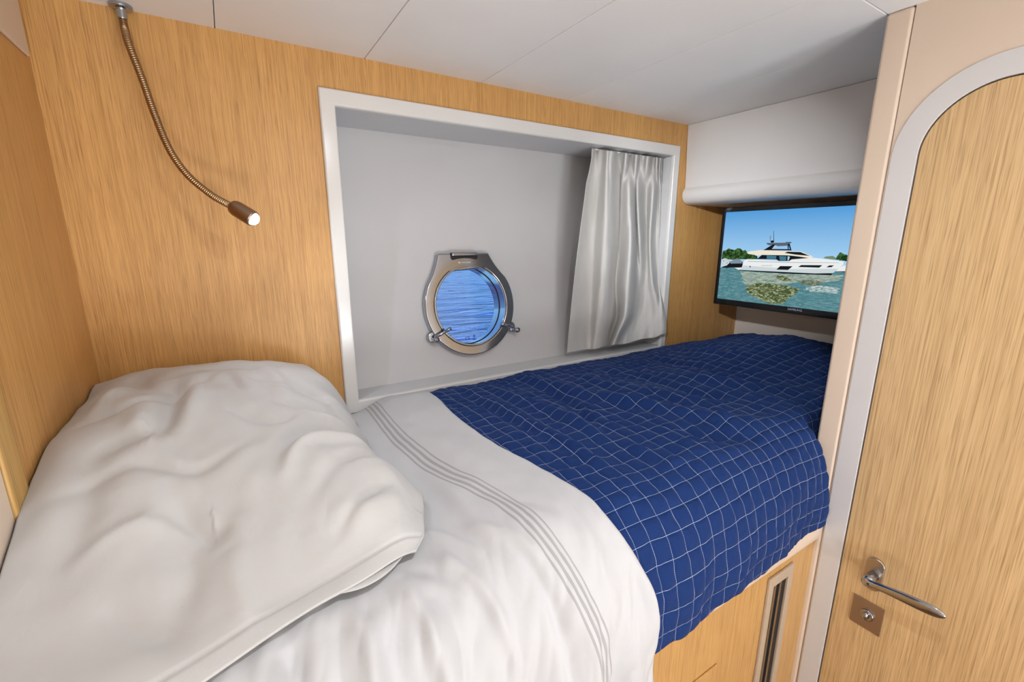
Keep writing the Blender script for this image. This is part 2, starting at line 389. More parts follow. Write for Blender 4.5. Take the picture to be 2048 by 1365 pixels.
# ---------------------------------------------------------------- porthole
Wn = empty('window_1', hull(PX, PZ), kind='structure', label='round polished steel porthole with hinged frame, looking onto blue water', cat='porthole')
def outline(R, top, hw, n=72, shoulder=0):
    # ring outline with a trapezoid hinge block on top
    P = []
    a0 = 57
    for k in range(n+1):
        a = math.radians(90-a0 - (360-2*a0)*k/n); P.append((PX+R*math.cos(a), PZ+R*math.sin(a)))
    # left shoulder up to the block, concave blend
    lx, lz = P[-1]; rx, rz = P[0]
    tl = (PX-.010-hw, top); tr = (PX-.010+hw, top)
    def blend(p, q, ctrl, m=8): return [((1-t)**2*p[0]+2*t*(1-t)*ctrl[0]+t*t*q[0], (1-t)**2*p[1]+2*t*(1-t)*ctrl[1]+t*t*q[1]) for t in [i/m for i in range(1, m)]]
    P += blend((lx, lz), tl, (lx*.45+tl[0]*.55+.004, lz*.55+tl[1]*.45)) + [tl, tr] + blend(tr, (rx, rz), (rx*.45+tr[0]*.55-.004, rz*.55+tr[1]*.45))
    return P
N_ = len(outline(.134, -.04, .0755))
def circle(R, n, P=None):
    out = []
    for p in P:
        a = math.atan2(p[1]-PZ, p[0]-PX); out.append((PX+R*math.cos(a), PZ+R*math.sin(a)))
    return out
o_out = outline(.134, -.0400, .0745)
bm = bmesh.new(); ringprism(bm, circle(.1075, 0, o_out), o_out, hull, -.002, .022)
fr = bevel(frombm('porthole_frame', bm, M_STEEL), .005, 4, 40)
bm = bmesh.new()
C96 = [(math.cos(2*math.pi*k/96), math.sin(2*math.pi*k/96)) for k in range(96)]
cc = lambda r: [(PX+r*c, PZ+r*s) for c, s in C96]
ringprism(bm, cc(.1035), cc(.1085), hull, -.044, .0235)
rim = bevel(frombm('inner_rim', bm, M_STEEL), .0015, 3)
bm = bmesh.new(); ringprism(bm, cc(.1020), cc(.1040), hull, -.0135, -.0075)
gask = bevel(frombm('rubber_gasket', bm, M_DARK), .001, 2)
# glass
mg = bpy.data.materials.new('clear_glass'); mg.use_nodes = True; t = mg.node_tree; b = t.nodes['Principled BSDF']
b.inputs['Base Color'].default_value = (.92, .97, 1, 1); b.inputs['Roughness'].default_value = .0
b.inputs['Transmission Weight'].default_value = 1; b.inputs['IOR'].default_value = 1.45
bm = bmesh.new(); prism(bm, cc(.1036), hull, -.013, -.008)
gl = frombm('glass_pane', bm, mg)
# hinge barrel in a dark pocket
def tubeH(name, x0, z0, x1, z1, d0, d1, r, mat, n=20): return tube(name, [hull(x0, z0, d0), hull(x1, z1, d1)], r, mat, n=n)
bm = bmesh.new(); hx = PX-.010
prism(bm, [(hx-.040, -.0385), (hx+.040, -.0385), (hx+.040, -.053), (hx+.036, -.058), (hx+.018, -.0545), (hx, -.0535), (hx-.018, -.0545), (hx-.036, -.058), (hx-.040, -.053)], hull, .0215, .0226)
pocket = frombm('hinge_pocket', bm, M_DARK)
bm = bmesh.new(); prism(bm, [(hx-.0375, -.0395), (hx+.0375, -.0395), (hx+.0375, -.0490), (hx-.0375, -.0490)], hull, .020, .0305)
hinge = bevel(frombm('hinge_barrel', bm, M_STEEL), .004, 4)
# small maker's mark engraved on the frame, only a faint shape in the photograph
bm = bmesh.new()
prism(bm, [(PX-.030, -.0660), (PX-.026, -.0615), (PX-.0225, -.0660)], hull, .0219, .0222)
for k in range(5): prism(bm, [(PX-.020+k*.0058, -.0655), (PX-.0160+k*.0058, -.0655), (PX-.0160+k*.0058, -.0630), (PX-.020+k*.0058, -.0630)], hull, .0219, .0222)
M_ETCH = principled('etched_mark', (.62, .62, .62), .5, .3)[0]
mark = frombm('engraved_mark', bm, M_ETCH)
# CE mark and anchor etched on the glass
def textmesh(name, s, size, mat, place, ext=.0002):
    cu = bpy.data.curves.new(name, 'FONT'); cu.body = s; cu.size = size; cu.extrude = 0; cu.align_x = 'CENTER'; cu.align_y = 'CENTER'
    tmp = bpy.data.objects.new(name+'_tmp', cu); COL.objects.link(tmp)
    dg = bpy.context.evaluated_depsgraph_get(); me = bpy.data.meshes.new_from_object(tmp.evaluated_get(dg)); bpy.data.objects.remove(tmp)
    for v in me.vertices: v.co = place(v.co.x, v.co.y)
    me.materials.clear(); me.materials.append(mat); me.name = name
    o = bpy.data.objects.new(name, me); COL.objects.link(o); return o
M_INK = principled('glass_ink', (.01, .03, .12), .6)[0]
ce = textmesh('glass_marking', 'CE', .0125, M_INK, lambda x, y: hull(PX-.008+x, PZ-.089+y, -.0078))
bm = bmesh.new(); ax, az = PX+.012, PZ-.089
for r in ((ax-.0007, ax+.0007, az-.0055, az+.006), (ax-.0045, ax+.0045, az+.0030, az+.0042), (ax-.0050, ax+.0050, az-.0065, az-.0050), (ax-.0022, ax+.0022, az+.006, az+.0078)):
    prism(bm, [(r[0], r[2]), (r[1], r[2]), (r[1], r[3]), (r[0], r[3])], hull, -.0078, -.0076)
anchor = frombm('anchor_marking', bm, M_INK)
def dog(ang, swing, tip):                  # clamp: lug, pivot bolt with ring head, threaded arm with cap
    a = math.radians(ang); lx, lz = PX+.1385*math.cos(a), PZ+.1385*math.sin(a)
    bm = bmesh.new(); ring = [(lx+.0150*math.cos(2*math.pi*k/28), lz+.0150*math.sin(2*math.pi*k/28)) for k in range(28)]
    prism(bm, ring, hull, 0, .018); lug = bevel(frombm('latch_lug', bm, M_STEEL), .005, 4)
    s = math.radians(swing); ex, ez = lx+.040*math.cos(s), lz+.040*math.sin(s)
    arm = tube('latch_arm', [hull(lx, lz, .024), hull((lx*2+ex)/3, (lz*2+ez)/3, .030), hull(ex, ez, .038)], [.0062, .0058, .0044], M_STEEL)
    cap = tube('latch_tip', [hull(ex-.008*math.cos(s), ez-.008*math.sin(s), .036), hull(ex+.006*math.cos(s), ez+.006*math.sin(s), .040)], .0062, M_STEEL)
    bx_, bz_ = lx-tip*.0125*math.cos(s), lz-tip*.0125*math.sin(s)
    eye = tube('latch_eye', [hull(bx_, bz_-.008, .012), hull(bx_, bz_-.008, .034)], .0095, M_STEEL, n=24)
    pin = tube('latch_pin', [hull(bx_, bz_-.008, .030), hull(bx_, bz_-.008, .037)], .0045, M_BRUSH, n=16)
    return lug, [arm, cap, eye, pin]
l1, s1 = dog(212, 25, -.2); l2, s2 = dog(-30, 165, 1.0)
attach(Wn, fr, rim, gask, gl, pocket, hinge, mark, ce, anchor, l1, l2)
for l, ss in ((l1, s1), (l2, s2)):
    l.name = 'latch'
    for c in ss: c.parent = l
for c, p in ((mark, fr), (pocket, fr), (ce, gl), (anchor, gl)): c.parent = p; c.location = (0, 0, 0)

# water outside
mw, t, b = principled('sea_water', (.015, .17, .62), .05)
tcn = N(t, 'ShaderNodeTexCoord'); mp = N(t, 'ShaderNodeMapping'); mp.inputs['Rotation'].default_value = (0, 0, math.radians(38)); mp.inputs['Scale'].default_value = (.5, 1.25, 1)
t.links.new(tcn.outputs['Object'], mp.inputs[0])
n = N(t, 'ShaderNodeTexNoise'); n.inputs['Scale'].default_value = 2.4; n.inputs['Detail'].default_value = 7; n.inputs['Roughness'].default_value = .55; n.inputs['Distortion'].default_value = .8
t.links.new(mp.outputs[0], n.inputs['Vector']); add_bump(t, b, n.outputs[0], 1.0, .8)
rw = N(t, 'ShaderNodeValToRGB'); rw.color_ramp.elements[0].position = .36; rw.color_ramp.elements[0].color = (.006, .085, .40, 1); rw.color_ramp.elements[1].position = .66; rw.color_ramp.elements[1].color = (.05, .30, .85, 1)
t.links.new(n.outputs[0], rw.inputs[0]); t.links.new(rw.outputs[0], b.inputs['Base Color'])
b.inputs['IOR'].default_value = 1.33
mesh('sea', [(-150, 1.6, .55), (200, 1.6, .55), (200, 260, .55), (-150, 260, .55)], [(0, 1, 2, 3)], mw, label='rippled blue sea water outside the porthole', cat='water', kind='stuff')
# outside skin of the hull, seen only as the dark edge round the glass
bm = bmesh.new(); ringprism(bm, cc(.112), [(PX+(.42 if c > 0 else -.42)*min(1, abs(c)/max(abs(c), abs(s))), PZ+(.42 if s > 0 else -.42)*min(1, abs(s)/max(abs(c), abs(s)))) for c, s in C96], hull, -.051, -.056)
frombm('wall_hull', bm, M_WHITE, kind='structure')

# ---------------------------------------------------------------- curtain
CR = [  # survey height on a unit plane, then (across, toward the room) control points of the gathered cloth
 (.2466, [(.884,.012),(.903,.000),(.936,.030),(.956,.031),(.990,.000),(1.013,.026),(1.033,.002),(1.055,.026),(1.077,.004),(1.103,.026),(1.130,.004),(1.145,.022),(1.157,.002),(1.172,.018)]),
 (.2100, [(.880,.012),(.904,.002),(.938,.028),(.956,.030),(.990,.000),(1.012,.024),(1.035,.004),(1.056,.024),(1.077,.004),(1.104,.024),(1.131,.004),(1.147,.020),(1.160,.002),(1.173,.014)]),
 (.1533, [(.866,.014),(.908,.000),(.942,.034),(.963,.030),(.994,.002),(1.005,.006),(1.034,.032),(1.060,.010),(1.071,.020),(1.105,.000),(1.140,.026),(1.160,.006),(1.172,.012),(1.182,.004)]),
 (-.0092, [(.845,.020),(.901,.002),(.946,.040),(.971,.034),(1.002,.000),(1.010,.004),(1.052,.046),(1.080,.008),(1.094,.022),(1.125,.004),(1.142,.022),(1.167,.008),(1.182,.012),(1.190,.002)]),
 (-.1382, [(.830,.024),(.901,.004),(.940,.040),(.969,.036),(.991,.002),(1.004,.002),(1.052,.054),(1.091,.014),(1.116,.006),(1.142,.012),(1.166,.032),(1.187,.014),(1.196,.016),(1.200,.004)]),
 (-.2406, [(.821,.026),(.893,.006),(.932,.036),(.961,.036),(1.000,.002),(1.018,.006),(1.049,.060),(1.085,.020),(1.110,.012),(1.143,.016),(1.190,.040),(1.210,.048),(1.222,.054),(1.232,.050)]),
 (-.2900, [(.817,.026),(.893,.008),(.926,.034),(.956,.034),(.985,.006),(1.000,.010),(1.022,.058),(1.052,.024),(1.082,.020),(1.125,.026),(1.170,.042),(1.205,.052),(1.228,.060),(1.248,.058)]),
 (-.3330, [(.8145,.024),(.894,.012),(.923,.034),(.952,.034),(.979,.014),(.986,.020),(1.002,.056),(1.025,.034),(1.061,.034),(1.111,.040),(1.171,.052),(1.206,.058),(1.229,.064),(1.252,.062)]),
]
def cat(P, t):
    m = len(P)-1; t *= m; k = min(int(t), m-1); u = t-k
    a = P[max(k-1, 0)]; b = P[k]; c = P[k+1]; d = P[min(k+2, m)]
    return tuple(.5*((2*b[i])+(c[i]-a[i])*u+(2*a[i]-5*b[i]+4*c[i]-d[i])*u*u+(3*b[i]-a[i]-3*c[i]+d[i])*u**3) for i in range(len(b)))
NU, NV = 260, 130; V = []; Ff = []
keyz = [r[0] for r in CR]
for j in range(NV+1):
    v = j/NV; z = keyz[0]+(keyz[-1]-keyz[0])*v
    zs = z
    k = 0
    while k < len(CR)-2 and z < keyz[k+1]: k += 1
    w = (z-keyz[k])/(keyz[k+1]-keyz[k])
    rowsel = [CR[max(k-1, 0)], CR[k], CR[k+1], CR[min(k+2, len(CR)-1)]]
    for i in range(NU+1):
        u = i/NU; q = [cat(r[1], u) for r in rowsel]
        p = [.5*((2*q[1][m_])+(q[2][m_]-q[0][m_])*w+(2*q[0][m_]-5*q[1][m_]+4*q[2][m_]-q[3][m_])*w*w+(3*q[1][m_]-q[0][m_]-3*q[2][m_]+q[3][m_])*w**3) for m_ in (0, 1)]
        nz = noise.noise(Vector((p[0]*22, z*9, 3.1)))*.0035*(.4+v) + noise.noise(Vector((p[0]*60, z*24, 7.7)))*.0012
        d = p[1]*(1.45-.30*max(0, v-.45)/.55)+nz*1.7
        zb = z
        if v > .97: zb = keyz[-1]*.97+z*.03 if False else z
        d += .0055*math.sin(u*2*math.pi*13+2*math.sin(v*7))*math.exp(-v*7) + .004*math.sin(u*2*math.pi*8+v*5)*math.sin(math.pi*min(1, v*1.1))*.5
        y = 1.042 - d
        hem = 0
        if i > NU*.62: hem = .010*((i/NU-.62)/.38)*max(0, v-.55)/.45
        V.append(W(p[0]*y, y, (zb+hem)*y + (.004*math.sin(i*.11) if j == NV else 0)))
for j in range(NV):
    for i in range(NU): a = j*(NU+1)+i; Ff.append((a, a+1, a+NU+2, a+NU+1))
cur = mesh('curtain', V, Ff, M_CURT, smooth=True, label='pale grey linen curtain gathered at the right end of the porthole recess', cat='curtain')
m = cur.modifiers.new('soft', 'SMOOTH'); m.factor = .5; m.iterations = 8
m = cur.modifiers.new('thick', 'SOLIDIFY'); m.thickness = .0018; m.offset = -1
rail = tube('curtain_rail', [W(.925, 1.035, .2515), W(1.213, 1.035, .2515)], .0032, M_WHITE, n=12, label='slim white rail along the ceiling of the porthole recess', cat='curtain rail')

# ---------------------------------------------------------------- reading lamp
LM = empty('reading_lamp', W(-.0975, .9842, ZC), label='flexible gooseneck reading lamp with a lit white LED, hanging from the ceiling', cat='lamp')
bm = bmesh.new(); lathe(bm, [(.0190, 0), (.0197, -.001), (.0197, -.006), (.0180, -.0075), (.010, -.008), (.0085, -.012), (.0085, -.024), (.0075, -.026)], Matrix.Translation(W(-.0975, .9842, ZC)), 40)
base = frombm('mounting_rose', bm, M_STEEL, smooth=True); bevel(base, .0006, 2)
NP = [(-.0975, .9842, .334), (-.0968, .982, .318), (-.093, .965, .291), (-.083, .955, .242), (-.074, .945, .191), (-.061, .93, .138), (-.042, .915, .100), (-.015, .9, .071), (.004, .885, .057), (.0131, .875, .0516)]
pts = spline([W(*p) for p in NP], 620); L = 0; rr = [0.0066]
for a, b in zip(pts, pts[1:]):
    L += (b-a).length; rr.append(.0066+.0008*math.sin(L/.0042*2*math.pi))
M_NECK = metal('bronze_spiral_neck', (.36, .235, .125), .35)
neck = tube('gooseneck', pts, rr, M_NECK, n=14)
h0 = W(.0131, .875, .0516); q_ = LED_D.to_track_quat('Z', 'Y').to_matrix().to_4x4()
hl = (LED_P-h0).length
M_HEAD = metal('bronze_head', (.33, .23, .17), .3)
bm = bmesh.new(); lathe(bm, [(.0055, -.004), (.0125, -.001), (.0150, .003), (.0165, .010), (.0168, hl-.004), (.0160, hl), (.0125, hl), (.0125, hl-.004)], Matrix.Translation(h0) @ q_, 36)
head = frombm('lamp_head', bm, M_HEAD, smooth=True)
ME, _, _ = emis('led_light', (1, 1, 1), 40)
bm = bmesh.new(); lathe(bm, [(.0124, -.001), (.0130, .002), (.0122, .006), (.0095, .010), (.0055, .0125), (.0005, .0132)], Matrix.Translation(LED_P-LED_D*.0035) @ q_, 28)
led = frombm('led_lens', bm, ME, smooth=True)
attach(LM, base, neck, head); led.parent = head
ld.parent = LM; ld.location = Vector(ld.location)-Vector(LM.location)

q3 = SPOT_D.to_track_quat('Z', 'Y').to_matrix().to_4x4()  # invented fitting to carry the foot fill light
SP = empty('foot_fill_spot', W(-.15, .13, ZC), label='small added fill spotlight turned toward the foot of the bunk', cat='lamp')
bm = bmesh.new(); lathe(bm, [(.03, 0), (.03, -.004), (.006, -.006), (.006, -.040)], Matrix.Translation(W(-.15, .13, ZC)), 28); sa = frombm('fill_spot_rose', bm, M_BRUSH, smooth=True)
bm = bmesh.new(); lathe(bm, [(.012, -.055), (.024, -.045), (.029, .0), (.031, .022), (.027, .022), (.020, -.02)], Matrix.Translation(SPOT) @ q3, 28); sb = frombm('fill_spot_shade', bm, M_BRUSH, smooth=True)
attach(SP, sa, sb)
# unseen fill fittings, added behind the camera to brighten the cabin
MP, _, _ = emis('fill_panel_glow', (1, .95, .9), 2.2)
RP = box('fill_panel', (.30-.37, .30+.37, -1.3995, -1.385, -.22-.37, -.22+.37), MP, label='square glowing fill panel added on the rear cabin wall', cat='lamp')
box('fill_panel_frame', [(-.09, .69, -1.3995, -1.383, .15, .17), (-.09, .69, -1.3995, -1.383, -.61, -.59), (-.09, -.07, -1.3995, -1.383, -.59, .15), (.67, .69, -1.3995, -1.383, -.59, .15)], M_BRUSH, parent=RP)
for i, p in enumerate(UPL):
    bm = bmesh.new(); fz = ZF*S+1.75-W(*p).z; lathe(bm, [(.11, fz), (.11, fz+.012), (.012, fz+.02), (.012, -.19), (.08, -.185), (.20, -.165), (.255, -.14), (.24, -.14), (.04, -.17)], Matrix.Translation(W(*p)), 32)
    u_ = frombm('fill_uplight_bowl', bm, M_BRUSH, smooth=True, label=('left', 'right')[i]+' bowl shaped fill light added by the rear cabin wall', cat='lamp', group='floor uplighters')
# ceiling downlights out of frame: the bunk edge lamp, the rest added as fill
ML, _, _ = emis('downlight_glow', (1.0, .88, .72), 6)
for i, (p, e, sz) in enumerate(spots):
    R0 = empty('main_or_fill_downlight', W(p[0], p[1], ZC), label=('round ceiling downlight beside the bunk edge', 'round fill downlight added by the head wall', 'round fill downlight added near the cabin door', 'round fill downlight added at the rear wall')[i], cat='lamp', group='ceiling downlights')
    bm = bmesh.new(); M0 = Matrix.Translation(W(p[0], p[1], ZC))
    lathe(bm, [(.050, 0), (.050, -.003), (.046, -.005), (.036, -.004), (.036, -.002)], M0, 36); r_ = frombm('bezel', bm, M_BRUSH, smooth=True)
    bm = bmesh.new(); lathe(bm, [(.035, -.0021), (.034, -.0045), (.0005, -.0046)], M0, 36); l_ = frombm('lens', bm, ML, smooth=True)
    attach(R0, r_, l_)

# ---------------------------------------------------------------- television
TVP = [
('tree',[(0.9022,-0.0407),(0.8969,-0.0366),(0.8885,-0.0352),(0.8848,-0.031),(0.8779,-0.0298),(0.8719,-0.0328),(0.8607,-0.0346),(0.853,-0.0299),(0.845,-0.0288),(0.838,-0.0317),(0.8335,-0.0353),(0.8257,-0.0339),(0.8201,-0.0368),(0.8167,-0.0436),(0.8007,-0.0469),(0.785,-0.0501),(0.7812,-0.0603),(0.9021,-0.0668)]),
('tree',[(0.5702,-0.0542),(0.5702,-0.0478),(0.5654,-0.0413),(0.5643,-0.036),(0.5598,-0.0344),(0.5546,-0.0379),(0.5449,-0.0407),(0.5389,-0.0572)]),
('haze',[(0.6009,-0.051),(0.5956,-0.0465),(0.5784,-0.0442),(0.5699,-0.0499),(0.5692,-0.0542)]),
('dark',[(0.8759,-0.071),(0.8293,-0.0703),(0.8271,-0.0882),(0.8991,-0.0935),(0.9012,-0.0878)]),
('boat',[(0.9023,-0.0655),(0.8912,-0.0612),(0.8708,-0.0661),(0.8726,-0.0747),(0.8814,-0.0842),(0.9008,-0.091)]),
('grey',[(0.8715,-0.0721),(0.8573,-0.063),(0.8439,-0.061),(0.8308,-0.0691),(0.8313,-0.0755),(0.8694,-0.0779)]),
('boat',[(0.9011,-0.0759),(0.8735,-0.0766),(0.8828,-0.0843),(0.9013,-0.0868)]),
('hull',[(0.5656,-0.0796),(0.5484,-0.0681),(0.5407,-0.0698),(0.5404,-0.0845),(0.5625,-0.088)]),
('dark',[(0.5686,-0.0852),(0.5406,-0.0829),(0.5395,-0.0908),(0.5677,-0.0916)]),
('water',[(0.9109,-0.0925),(0.5347,-0.0855),(0.5186,-0.1957),(0.9071,-0.2315)]),
('refl',[(0.8331,-0.101),(0.7016,-0.099),(0.5483,-0.0939),(0.5537,-0.1089),(0.6117,-0.1189),(0.6541,-0.1189),(0.6973,-0.1318),(0.7594,-0.1346),(0.8126,-0.1416),(0.8221,-0.1296)]),
('refl2',[(0.6349,-0.1334),(0.6006,-0.1247),(0.5511,-0.127),(0.5507,-0.1432),(0.5877,-0.1447),(0.6249,-0.1439)]),
('weed',[(0.8123,-0.1556),(0.802,-0.142),(0.7697,-0.1325),(0.7304,-0.131),(0.6832,-0.1342),(0.6469,-0.1402),(0.6581,-0.1541),(0.6781,-0.1728),(0.6944,-0.1886),(0.7372,-0.1918),(0.7584,-0.1818),(0.7959,-0.1706)]),
('weed',[(0.7205,-0.1062),(0.7055,-0.1044),(0.6865,-0.1093),(0.6754,-0.1164),(0.6895,-0.1212),(0.7109,-0.1167)]),
('weed2',[(0.6576,-0.1169),(0.6335,-0.1128),(0.6002,-0.1136),(0.5953,-0.1198),(0.6105,-0.1278),(0.6423,-0.126)]),
('dark',[(0.837,-0.0953),(0.5717,-0.0907),(0.5749,-0.0957),(0.7016,-0.099),(0.8408,-0.0981)]),
('hull',[(0.8454,-0.094),(0.8541,-0.0901),(0.8298,-0.0883),(0.8233,-0.0651),(0.8145,-0.0615),(0.7249,-0.0629),(0.7177,-0.0645),(0.6881,-0.0633),(0.6823,-0.0566),(0.6336,-0.0504),(0.6007,-0.0527),(0.5507,-0.0581),(0.5505,-0.0661),(0.5601,-0.0782),(0.5718,-0.0899),(0.6152,-0.0935),(0.8397,-0.0962)]),
('hullshade',[(0.8291,-0.0893),(0.8253,-0.0815),(0.6808,-0.0849),(0.5659,-0.0775),(0.5601,-0.0782),(0.5718,-0.0899),(0.6152,-0.0935),(0.8397,-0.0962)]),
('line',[(0.8124,-0.0674),(0.6834,-0.0654),(0.5606,-0.0613),(0.5605,-0.0623),(0.6831,-0.067),(0.8122,-0.0691)]),
('dark',[(0.7838,-0.0599),(0.7704,-0.0473),(0.6949,-0.0462),(0.6325,-0.0512),(0.6822,-0.0575),(0.6883,-0.0619),(0.7179,-0.0631),(0.7254,-0.0591)]),
('pane',[(0.7555,-0.0483),(0.7268,-0.0488),(0.7268,-0.0578),(0.7542,-0.0583)]),
('pane',[(0.7186,-0.0486),(0.6979,-0.0493),(0.6975,-0.0609),(0.7153,-0.0616)]),
('pale',[(0.6946,-0.0485),(0.6882,-0.0495),(0.6897,-0.0599),(0.6934,-0.0607)]),
('cream',[(0.8181,-0.0424),(0.8096,-0.0373),(0.7771,-0.0329),(0.6591,-0.0346),(0.6257,-0.0479),(0.6334,-0.0522),(0.6859,-0.0462),(0.7704,-0.0468),(0.7824,-0.0505),(0.7904,-0.0478),(0.8138,-0.0455)]),
('dark',[(0.7048,-0.0396),(0.6963,-0.0359),(0.661,-0.0362),(0.6353,-0.046),(0.673,-0.0435)]),
('seat',[(0.7471,-0.0288),(0.6883,-0.0284),(0.6852,-0.032),(0.7466,-0.0328)]),
('dark',[(0.7685,-0.0328),(0.7605,-0.0283),(0.7384,-0.0134),(0.7284,-0.0144),(0.743,-0.0294),(0.7478,-0.0328)]),
('top',[(0.7619,-0.0116),(0.693,-0.0098),(0.6896,-0.0084),(0.6893,-0.0107),(0.6979,-0.0148),(0.7008,-0.019),(0.7276,-0.0207),(0.7377,-0.0152),(0.7496,-0.0186),(0.7572,-0.0164)]),
('dark',[(0.6995,-0.0149),(0.6938,-0.0125),(0.6861,-0.0316),(0.6901,-0.0316),(0.6953,-0.0176),(0.6942,-0.0313),(0.6964,-0.0313)]),
('pale',[(0.7355,-0.018),(0.7283,-0.0191),(0.7368,-0.0262),(0.7424,-0.0287)]),
('dark',[(0.7444,0.024),(0.7435,0.024),(0.7386,-0.0087),(0.7404,-0.0087)]),
('dark',[(0.7495,-0.0045),(0.7401,-0.004),(0.7397,-0.0106),(0.7478,-0.0106)]),
('grey',[(0.7537,0.0096),(0.7494,0.0089),(0.7495,-0.0052),(0.7514,-0.0052)]),
('dark',[(0.7055,-0.0085),(0.6892,-0.0084),(0.6895,-0.0098),(0.7054,-0.0099)]),
('dark',[(0.7216,-0.0888),(0.7118,-0.0779),(0.677,-0.0766),(0.688,-0.0879)]),
('dark',[(0.6618,-0.0781),(0.6544,-0.0723),(0.5998,-0.0701),(0.6069,-0.0771)]),
('dark',[(0.59,-0.0751),(0.5829,-0.0698),(0.5713,-0.0692),(0.5775,-0.0745)]),
('dark',[(0.8046,-0.0822),(0.801,-0.0821),(0.8005,-0.086),(0.8041,-0.0862)]),
('line',[(0.7672,-0.0782),(0.7642,-0.0783),(0.764,-0.0802),(0.767,-0.0801)]),
('line',[(0.763,-0.078),(0.7601,-0.0781),(0.7598,-0.08),(0.7628,-0.0799)]),
('line',[(0.7589,-0.0778),(0.7559,-0.0779),(0.7557,-0.0798),(0.7586,-0.0797)]),
('line',[(0.7547,-0.0776),(0.7518,-0.0777),(0.7515,-0.0796),(0.7545,-0.0795)]),
('line',[(0.7506,-0.0774),(0.7477,-0.0775),(0.7474,-0.0794),(0.7503,-0.0793)]),
('line',[(0.7465,-0.0772),(0.7436,-0.0773),(0.7433,-0.0792),(0.7462,-0.0791)]),
('line',[(0.7424,-0.077),(0.7395,-0.0771),(0.7392,-0.079),(0.7422,-0.0789)]),
('line',[(0.7383,-0.0768),(0.7354,-0.0769),(0.7352,-0.0788),(0.7381,-0.0787)]),
]

XT = 1.380
TV = empty('television', W(1.52, .63, -.06), label='black wall mounted television showing a white yacht on a lake', cat='television')
ty0, ty1, tz0, tz1 = .360, .9145, -.2135, .0985
bm = bmesh.new(); bx(bm, XT, XT+.032, ty0, ty1, tz0, tz1); bx(bm, XT+.030, XT+.055, ty0+.08, ty1-.08, tz0+.03, tz1-.05)
body = bevel(frombm('housing', bm, M_BLACK), .004, 3)
sy0, sy1, sz0, sz1 = .372, .9035, -.1945, .0845
bm = bmesh.new(); rect = lambda a, b, c, d: [(a, c), (b, c), (b, d), (a, d)]
ringprism(bm, rect(sy0, sy1, sz0, sz1), rect(ty0, ty1, tz0, tz1), lambda a, b, d: W(d, a, b), XT+.001, XT-.0035)
bez = bevel(frombm('bezel', bm, M_BLACK), .0022, 3)
def tvmat(nm, c, s=1.0, noise_=None):
    m, t, e = emis('screen_'+nm, c, 1.6*s)
    if noise_:
        c2, th, w_, sc2 = noise_
        tcn = N(t, 'ShaderNodeTexCoord'); mp = N(t, 'ShaderNodeMapping'); mp.inputs['Scale'].default_value = sc2
        t.links.new(tcn.outputs['Object'], mp.inputs[0])
        n = N(t, 'ShaderNodeTexNoise'); n.inputs['Scale'].default_value = 100; n.inputs['Detail'].default_value = 4; n.inputs['Roughness'].default_value = .7
        t.links.new(mp.outputs[0], n.inputs['Vector'])
        r = N(t, 'ShaderNodeValToRGB'); r.color_ramp.elements[0].position = th-w_; r.color_ramp.elements[0].color = (*c, 1)
        r.color_ramp.elements[1].position = th+w_; r.color_ramp.elements[1].color = (*c2, 1)
        t.links.new(n.outputs[0], r.inputs[0]); t.links.new(r.outputs[0], e.inputs[0])
    return m
TM = {
 'tree': tvmat('tree', srgb(22, 48, 22), 1, (srgb(86, 128, 66), .55, .12, (1, 1, 1))),
 'haze': tvmat('haze', srgb(120, 140, 110)), 'dark': tvmat('dark', srgb(24, 28, 34)), 'boat': tvmat('boat', srgb(205, 215, 222), 1, (srgb(60, 75, 90), .62, .05, (1, 1, 3))),
 'grey': tvmat('grey', srgb(130, 146, 160)), 'hull': tvmat('hull', srgb(238, 240, 240)), 'hullshade': tvmat('hullshade', srgb(206, 216, 218)),
 'line': tvmat('line', srgb(165, 172, 176)), 'pane': tvmat('pane', srgb(70, 120, 140)), 'pale': tvmat('pale', srgb(180, 205, 215)),
 'cream': tvmat('cream', srgb(240, 232, 212)), 'seat': tvmat('seat', srgb(52, 38, 62)), 'top': tvmat('top', srgb(92, 104, 120)),
 'water': tvmat('water', srgb(72, 124, 132), 1, (srgb(130, 168, 176), .58, .16, (1, .5, 3))),
 'refl': tvmat('refl', srgb(104, 130, 116), 1, (srgb(186, 198, 186), .50, .14, (1, .5, 3))),
 'refl2': tvmat('refl2', srgb(110, 146, 148), 1, (srgb(220, 228, 226), .52, .10, (1, .8, 3))),
 'weed': tvmat('weed', srgb(66, 84, 48), 1, (srgb(196, 200, 160), .56, .09, (1, .9, 2.4))),
 'weed2': tvmat('weed2', srgb(84, 98, 74), 1, (srgb(150, 160, 138), .52, .1, (1, .9, 2.4))),
}
m, t, e = emis('screen_sky', (1, 1, 1), 1.6); tcn = N(t, 'ShaderNodeTexCoord'); s_ = N(t, 'ShaderNodeSeparateXYZ'); t.links.new(tcn.outputs['Object'], s_.inputs[0])
mr = N(t, 'ShaderNodeMapRange'); mr.inputs['From Min'].default_value = 1.75+S*-.06; mr.inputs['From Max'].default_value = 1.75+S*.085
t.links.new(s_.outputs[2], mr.inputs[0]); r = N(t, 'ShaderNodeValToRGB'); r.color_ramp.elements[0].color = (*srgb(168, 212, 245), 1); r.color_ramp.elements[1].color = (*srgb(84, 158, 220), 1)
t.links.new(mr.outputs[0], r.inputs[0]); t.links.new(r.outputs[0], e.inputs[0]); TM['sky'] = m
